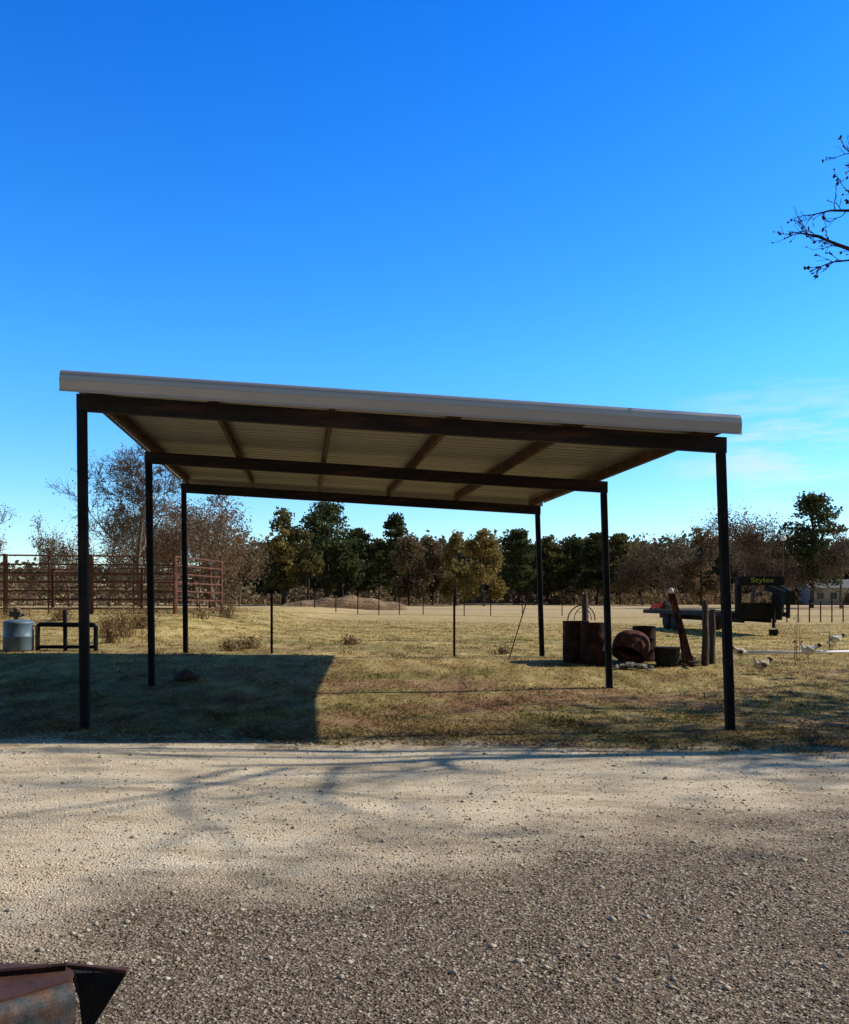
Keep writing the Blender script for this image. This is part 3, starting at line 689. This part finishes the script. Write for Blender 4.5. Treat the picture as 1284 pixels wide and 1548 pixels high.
m = MB(); m.lathe([(.02, -.36), (.16, -.34), (.28, -.26), (.36, -.12), (.385, .0), (.37, .12), (.33, .24), (.345, .25), (.32, .255), (.31, .2), (.33, .0)], 28, MM)
m.v = [(a + .012 * math.sin(9 * c + 5 * a), b + .01 * math.sin(11 * a), c + .012 * math.sin(8 * a + 3 * b)) for a, b, c in m.v]; m.build('pot_shell', mRust, th, o, True)
m = MB(); m.lathe([(.32, .02), (.315, .04)], 24, MM); m.build('pot_inside', mChar, th, o)
o = onG(953, 17.9); m = MB()
for k in range(60):
    a = rnd.uniform(0, 6.28); r = abs(rnd.gauss(0, .2)); c = o + Vector((r * math.cos(a) * 1.5, r * math.sin(a), max(.01, .12 - r * .25)))
    m.box(c, (rnd.uniform(.03, .13), rnd.uniform(.03, .08), rnd.uniform(.015, .05)), Matrix.Rotation(rnd.uniform(0, 3), 3, 'Z') @ Matrix.Rotation(rnd.gauss(0, .5), 3, 'X'))
tag(m.build('ash_heap', mAsh, None, tuple(o)), 'heap of ash and burnt scraps before the tipped pot', 'ash heap', kind='stuff')
o = onG(1009, 18.4); th = thing('tub', 'black open tub standing right of the tipped pot', 'tub', o)
m = MB(); m.lathe([(.22, 0), (.25, .1), (.27, .36), (.29, .38), (.28, .39), (.25, .37), (.23, .05)], 22, Matrix.Translation(o)); m.build('tub_shell', mChar, th, o, True)
m = MB(); m.lathe([(.28, .37), (.295, .38), (.295, .40), (.275, .40)], 22, Matrix.Translation(o)); m.build('rim', mRustDark, th, o, True)
o = onG(1046, 18.3); e = W3(1015, 897, 18.6); th = thing('leaning_channel', 'rusty steel channel leaning left with a white cap on its top', 'steel channel', o)
m = MB(); m.prism(o - Vector((0, 0, .05)), e, [(-.075, -.03), (.075, -.03), (.075, .03), (.06, .03), (.06, -.015), (-.06, -.015), (-.06, .03), (-.075, .03)], (1, 0, 0), (0, 1, 0)); m.build('channel', mRust, th, o)
m = MB(); m.bar(W3(1024, 925, 18.45), W3(1034, 1000, 18.2), .05, .04); m.build('brace', mRustDark, th, o)
m = MB(); m.lathe([(.03, 0), (.055, .03), (.05, .09), (.02, .12)], 10, Matrix.Translation(e)); m.build('cap', mWhite, th, o, True)
for k, w_ in enumerate(('nearest the tub', 'second from the tub', 'third from the tub', 'farthest from the tub')):
    m = MB(); a0 = onG(985 + 12 * k, 19.2) + Vector((0, 0, .04)); m.bar(a0, onG(1070 - 6 * k, 18.8 - .3 * k) + Vector((0, 0, .05 + .03 * k)), .09, .03)
    tag(m.build('scrap_board', mWood, None, tuple(a0)), 'grey scrap board lying among the tub and posts, ' + w_, 'board', 'scrap boards')

# ---------------------------------------------------------------- gooseneck trailer
fr = Vector((12.9, 33, 0)); re = Vector((11.95, 42, 0)); fr.z = g(13, 34)
ang = math.atan2(fr.y - re.y, fr.x - re.x)
tl = thing('gooseneck_trailer', 'black flatbed gooseneck trailer parked in the pasture at right', 'trailer', fr, ang)
m = MB(); m.box((-4.5, 0, .86), (9.0, 2.4, .07)); m.build('deck', mDeckWood, tl)
for s_ in (-1, 1):
    m = MB(); m.box((-4.5, s_ * 1.215, .80), (9.0, .06, .17)); m.build('side_rail', mBlack, tl)
    m = MB(); m.box((-4.3, s_ * .55, .64), (8.4, .12, .30)); m.build('frame_beam', mBlack, tl)
for xw in (-5.6, -6.55):
    for s_ in (-1, 1):
        Mx = Matrix.Translation((xw, s_ * .98, .40)) @ Matrix.Rotation(R(90), 4, 'X')
        m = MB(); m.lathe([(.22, -.11), (.37, -.11), (.40, -.07), (.40, .07), (.37, .11), (.22, .11)], 24, Mx); w_ = m.build('wheel', mTyre, tl, None, True)
        m = MB(); m.lathe([(.05, -.115), (.215, -.113), (.215, .113), (.05, .115)], 18, Mx); m.build('rim', mBlack, w_)
m = MB(); m.box((.04, 0, .95), (.16, 1.80, .62)); m.build('lower_crossmember', mBlack, tl)
for s_ in (-1, 1):
    m = MB(); m.bar((.04, s_ * .82, .6), (.06, s_ * .82, 2.28), .20, .22); m.build('riser', mBlack, tl)
m = MB(); m.box((.16, 0, 2.11), (.26, 1.84, .34)); sg = m.build('name_board', mBlack, tl)
for s_ in (-1, 1):
    m = MB(); m.bar((.2, .5 + s_ * .26, 1.85), (1.2, .56 + s_ * .12, 1.6), .12, .22); m.build('neck_beam', mBlack, tl)
m = MB(); m.box((1.2, .56, 1.45), (.30, .42, .5)); m.tube([(1.2, .56, 1.3), (1.2, .56, .7)], .08, 10); m.build('coupler', mBlack, tl)
m = MB(); m.tube([(.35, .45, 1.9), (.35, .45, .3)], .06, 10); m.box((.35, .45, .12), (.25, .25, .24)); m.build('jack_leg', mBlack, tl)
m = MB(); m.box((.32, .62, 1.35), (.3, .36, .5)); m.build('tool_box', mBlack, tl)
for s_ in (-1, 1):
    m = MB(); m.box((-9.03, s_ * 1.0, .78), (.03, .14, .08)); m.build('tail_light', mRedP, tl)
cu = bpy.data.curves.new('lettering', 'FONT'); cu.body = 'Styles'; cu.size = .34; cu.align_x = 'CENTER'; cu.align_y = 'CENTER'; cu.extrude = .006; cu.offset = .0
tmp = bpy.data.objects.new('tmp', cu); COL.objects.link(tmp); bpy.context.view_layer.update()
me = bpy.data.meshes.new_from_object(tmp.evaluated_get(bpy.context.evaluated_depsgraph_get())); bpy.data.objects.remove(tmp)
me.materials.clear(); me.materials.append(mYelG)
lt = bpy.data.objects.new('lettering', me); COL.objects.link(lt); lt.parent = sg; lt.location = (.30, 0.02, 2.13); lt.rotation_euler = (R(90), 0, R(90)); lt.scale = (1.2, .78, 1)

o = onG(999, 75); th = thing('tractor', 'small red tractor far off beyond the leaning channel', 'tractor', o, R(200)); th.scale = (.75, .75, .75)
m = MB(); m.box((.55, 0, .85), (1.1, .55, .45)); m.box((1.12, 0, .8), (.08, .5, .5)); m.build('bonnet', mRedP, th)
m = MB(); m.box((-.4, 0, .75), (.8, .7, .3)); m.box((-.55, .55, 1.12), (.8, .25, .08)); m.box((-.55, -.55, 1.12), (.8, .25, .08)); m.build('fender', mRedP, th)
m = MB(); m.box((-.35, 0, 1.0), (.4, .4, .12)); m.box((-.55, 0, 1.2), (.08, .4, .35)); m.build('seat', mBlack, th)
for (xw, r_, yw) in ((-.5, .6, .6), (-.5, .6, -.6), (.85, .35, .5), (.85, .35, -.5)):
    m = MB(); m.lathe([(r_ * .5, -.12), (r_ * .95, -.12), (r_, -.06), (r_, .06), (r_ * .95, .12), (r_ * .5, .12)], 18, Matrix.Translation((xw, yw, r_)) @ Matrix.Rotation(R(90), 4, 'X')); m.build('wheel', mTyre, th, None, True)
m = MB(); m.tube([(.1, 0, 1.05), (-.05, 0, 1.35)], .02, 5); m.build('steering_column', mBlack, th)
o = onG(1184, 78); th = thing('light_pole', 'thin pole with a small white lamp rising at the right among the trees', 'light pole', o)
zt = ZD(816, 78); m = MB(); m.tube([o - Vector((0, 0, .2)), Vector((o.x, o.y, zt))], [.12, .08], 8); m.build('pole', mWood, th, o)
m = MB(); m.lathe([(.05, 0), (.22, .05), (.26, .25), (.15, .42), (.04, .45)], 12, Matrix.Translation((o.x, o.y - .1, zt - .1))); m.build('lamp', mWhite, th, o, True)
o = onG(1262, 150); th = thing('house', 'white single storey house behind the trees at the right edge', 'house', o, R(-6))
m = MB(); m.box((0, 0, 1.5), (10, 6, 3.0)); m.build('wall', mWall, th)
m = MB(); m.prism((-5.4, 0, 3.0), (5.4, 0, 3.0), [(-3.5, 0), (3.5, 0), (0, 1.5)], (0, 1, 0), (0, 0, 1)); m.build('roof', mRoofGrey, th)
for xx in (-3.4, -1.2, 3.2):
    m = MB(); m.box((xx, -3.02, 1.6), (1.0, .06, 1.1)); w_ = m.build('window', mGlass, th)
    m = MB(); m.box((xx, -3.06, 1.6), (.06, .04, 1.1)); m.box((xx, -3.06, 2.18), (1.2, .05, .08)); m.box((xx, -3.06, 1.02), (1.2, .05, .08)); m.build('frame', mWall, w_)
m = MB(); m.box((1.0, -3.02, 1.05), (.95, .06, 2.1)); m.build('door', mWood, th)
m = MB(); a0 = onG(1122, 21.5) + Vector((0, 0, .07)); b0 = onG(1320, 22.2) + Vector((0, 0, .07)); m.tube([a0, b0], .045, 10)
tag(m.build('white_pipe', mWhite, None, tuple(a0), True), 'long white pipe lying on the grass behind the hens', 'pipe')

# ---------------------------------------------------------------- hens
def hen(px, d, rz, sc, label, mat, wingmat, peck=False):
    o = onG(px, d); th = thing('hen', label, 'hen', o, rz, 'hens on the grass at right'); th.scale = (sc, sc, sc)
    ring = [(-.225, .375, .004, .012), (-.205, .345, .02, .045), (-.17, .295, .045, .075), (-.12, .25, .075, .10), (-.05, .225, .10, .115), (.03, .22, .10, .115), (.085, .235, .075, .092)]
    if peck: ring += [(.13, .225, .045, .055), (.165, .19, .030, .034), (.19, .15, .024, .026), (.205, .115, .026, .026), (.215, .09, .015, .016), (.22, .075, .004, .004)]; hd = Vector((.207, 0, .11)); bk = Vector((.01, 0, -1))
    else: ring += [(.12, .275, .048, .056), (.135, .315, .032, .036), (.148, .35, .026, .029), (.165, .377, .029, .029), (.185, .377, .019, .019), (.2, .372, .004, .004)]; hd = Vector((.168, 0, .38)); bk = Vector((1, 0, -.15))
    m = MB(); n = 14
    for i, (x_, z_, ry, r2) in enumerate(ring):
        p0 = ring[max(0, i - 1)]; p1 = ring[min(len(ring) - 1, i + 1)]; tx, tz = p1[0] - p0[0], p1[1] - p0[1]; l_ = math.hypot(tx, tz); nx_, nz_ = -tz / l_, tx / l_
        for k in range(n):
            a = 2 * math.pi * k / n; m.v.append((x_ + nx_ * r2 * math.sin(a), ry * math.cos(a), z_ + nz_ * r2 * math.sin(a)))
    for i in range(len(ring) - 1):
        for k in range(n): k2 = (k + 1) % n; m.f.append((i * n + k, i * n + k2, (i + 1) * n + k2, (i + 1) * n + k))
    m.f.append(tuple(range(n))); m.f.append(tuple((len(ring) - 1) * n + k for k in range(n)))
    m.build('body', mat, th, None, True)
    for s_ in (-1, 1):
        m = MB(); m.tube([(-.01, s_ * .04, .15), (-.0, s_ * .042, .09), (-.012, s_ * .042, .012)], [.024, .010, .007], 6)
        for a in (-.5, 0, .5, 3.14): m.tube([(-.012, s_ * .042, .010), (-.012 + .05 * math.cos(a), s_ * .042 + .05 * math.sin(a), .006)], [.006, .003], 4)
        m.build('leg', mBeak, th)
    m = MB(); up = Vector((1, 0, .0)) if peck else Vector((0, 0, 1))
    for k in range(4):
        q = hd + up * .022 + bk * (.012 * (1.3 - k)); m.poly([q - bk * .008 + Vector((0, .004, 0)), q + bk * .008 + Vector((0, .004, 0)), q + up * .022 , q - bk * .008 - Vector((0, .004, 0)), q + bk * .008 - Vector((0, .004, 0))], [(0, 1, 2), (3, 2, 4), (0, 2, 3), (1, 4, 2)])
    m.build('comb', mComb, th)
    m = MB(); m.tube([hd + bk * .018, hd + bk * .05], [.009, .002], 6); m.build('beak', mBeak, th)
    for s_ in (-1, 1):
        m = MB(); m.lathe([(.01, -.10), (.045, -.07), (.06, -.01), (.05, .05), (.01, .08)], 10, Matrix.Translation((-.04, s_ * .092, .235)) @ Matrix.Rotation(R(78), 4, 'Y') @ Matrix.Diagonal((1, .32, 1, 1)))
        m.build('wing', wingmat, th, None, True)
    m = MB()
    for k in range(5):
        a = 1.9 + .22 * k; q = Vector((-.19, 0, .32)); m.poly([q + Vector((0, .01 * (k - 2), -.03)), q + Vector((.10 * math.cos(a) - .02, .015 * (k - 2), .10 * math.sin(a))), q + Vector((.11 * math.cos(a) - .05, .012 * (k - 2), .08 * math.sin(a))), q + Vector((-.03, .01 * (k - 2), -.04))], [(0, 1, 2, 3)])
    m.build('tail_feathers', mFeatherD, th)
hen(1150, 17.4, R(195), .86, 'cream hen with dark tail nearest the right front post', mFeather, mFeatherD)
hen(1222, 20.3, R(170), .95, 'white hen standing at the white pipe', mFeatherW, mFeather)
hen(1262, 25.5, R(185), 1.0, 'white hen farthest back at the right edge', mFeatherW, mFeather, True)
hen(1120, 20.2, R(10), .82, 'brown spotted hen pecking close beside the right front post', mFeather, mFeatherD, True)

# ---------------------------------------------------------------- rusty steel corner, near left
ZT = .95
def T3(px, py, z=ZT): d_ = (EYE - z) * F / (py - HZ); return Vector((XD(px, d_), d_, z))
o = Vector((-.75, 1.56, 0)); th = thing('flatbed_corner', 'rust brown steel flatbed corner with worn edge in the near left foreground', 'trailer', o)
pA, pB, pC, pD, pE = T3(-260, 1452), T3(100, 1458), T3(112, 1470), T3(108, 1480), T3(-260, 1590)
m = MB(); top = [pA, pB, pC, pD, pE]; n = 5
m.poly(top + [q - Vector((0, 0, .006)) for q in top], [(4, 3, 2, 1, 0), (5, 6, 7, 8, 9)] + [(i, (i + 1) % 5, (i + 1) % 5 + 5, i + 5) for i in range(5)])
m.build('deck_plate', mDeck, th, o)
m = MB(); ed = (pD - pE).normalized(); sd = Vector((ed.y, -ed.x, 0)).normalized()
pr = [(0, -.004)] + [(.028 * math.sin(a), -.032 + .028 * math.cos(a)) for a in np.linspace(.1, 1.57, 7)] + [(.028, -.16), (0, -.16)]
m.prism(pE - sd * .006, pD - sd * .006, pr, sd, (0, 0, 1)); m.build('edge_channel', mWorn, th, o)
m = MB(); a0, b0 = T3(-260, 1500), T3(100, 1466); m.bar(a0 + Vector((0, 0, .006)), b0 + Vector((0, 0, .006)), .012, .010); m.build('weld_seam', mRustDark, th, o)
m = MB(); tip = T3(193, 1469); bk_ = T3(100, 1460)
bot = Vector((pD.x + .012, pD.y, ZT - .115)); 
m.poly([pC + Vector((.004, 0, -.002)), tip, bot + Vector((.01, 0, 0)), bk_ + Vector((.004, .0, -.002)), tip + Vector((0, .004, -.001)), bot + Vector((.01, .03, 0))],
       [(0, 2, 1), (3, 4, 5), (0, 1, 4, 3), (1, 2, 5, 4), (0, 3, 5, 2)])
m.build('gusset', mChar, th, o)
m = MB(); m.bar(bk_ + Vector((.0, 0, .001)), tip + Vector((0, .0, .001)), .010, .007); m.build('gusset_edge', mDeck, th, o)
m = MB(); m.box((-1.15, 1.6, .42), (.1, .1, .9)); m.box((-1.15, 1.6, .02), (.2, .2, .03)); m.build('support_leg', mDeck, th, (0, 0, 0)).location = -o

# ---------------------------------------------------------------- light, sky, camera
sd = Vector((-1.37, -.33, -1)).normalized()
L_ = bpy.data.lights.new('sun', 'SUN'); L_.energy = 5.0; L_.angle = R(.5); L_.color = (1, .93, .81)
lo = bpy.data.objects.new('sun', L_); COL.objects.link(lo); lo.rotation_euler = sd.to_track_quat('-Z', 'Y').to_euler(); lo.location = (20, 5, 20)
w = bpy.data.worlds.new('World'); scn.world = w; w.use_nodes = True; t = NT(w)
sky = t.n('ShaderNodeTexSky'); sky.sky_type = 'NISHITA'; sky.sun_disc = False; sky.sun_elevation = R(35.4); sky.sun_rotation = R(77)
sky.air_density = 1.0; sky.dust_density = .3; sky.ozone_density = 3.0
hs = t.n('ShaderNodeHueSaturation'); hs.inputs['Saturation'].default_value = 1.3; t.l(sky.outputs[0], hs.inputs['Color'])
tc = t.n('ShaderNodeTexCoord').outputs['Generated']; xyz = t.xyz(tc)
tint = t.ramp(xyz[2], [(0.0, (.62, .66, .71)), (.06, (.54, .64, .73)), (.26, (.36, .70, .92)), (.57, (.12, .53, .92)), (.70, (.06, .20, .32)), (1.0, (.05, .09, .11))])  # steep drop above the view, added to weaken fill from the unseen upper sky
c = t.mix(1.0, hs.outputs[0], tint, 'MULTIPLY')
# unseen sky behind the viewer, dimmed and warmed to take blue fill from shadows
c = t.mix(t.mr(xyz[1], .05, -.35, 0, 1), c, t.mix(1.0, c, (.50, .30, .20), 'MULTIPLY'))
dbl = t.n('ShaderNodeVectorMath', operation='SCALE'); t.l(c, dbl.inputs[0]); dbl.inputs['Scale'].default_value = 2.0
cl = t.noise(tc, 6, 6, .66, (1.0, 1.0, 5.5))
az = t.mr(xyz[0], .24, .36); el = t.math('MULTIPLY', t.mr(xyz[2], .07, .12), t.mr(xyz[2], .25, .17))
cm = t.math('MULTIPLY', t.math('MULTIPLY', t.mr(cl, .47, .64), az), el)
col = t.mix(t.math('MULTIPLY', cm, .6), dbl.outputs[0], (5.4, 6.0, 6.4))
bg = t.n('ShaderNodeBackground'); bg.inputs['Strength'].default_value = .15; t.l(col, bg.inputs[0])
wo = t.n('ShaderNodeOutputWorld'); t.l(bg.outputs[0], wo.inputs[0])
cam = bpy.data.cameras.new('camera'); co = bpy.data.objects.new('camera', cam); COL.objects.link(co)
co.location = (0, 0, EYE); co.rotation_euler = (R(90), 0, 0)
cam.sensor_fit = 'HORIZONTAL'; cam.sensor_width = 36; cam.lens = 36 * F / 1284; cam.shift_y = (HZ - 774) / 1284
cam.clip_start = .05; cam.clip_end = 5000
scn.camera = co
scn.view_settings.view_transform = 'Standard'; scn.view_settings.look = 'None'; scn.view_settings.exposure = 0
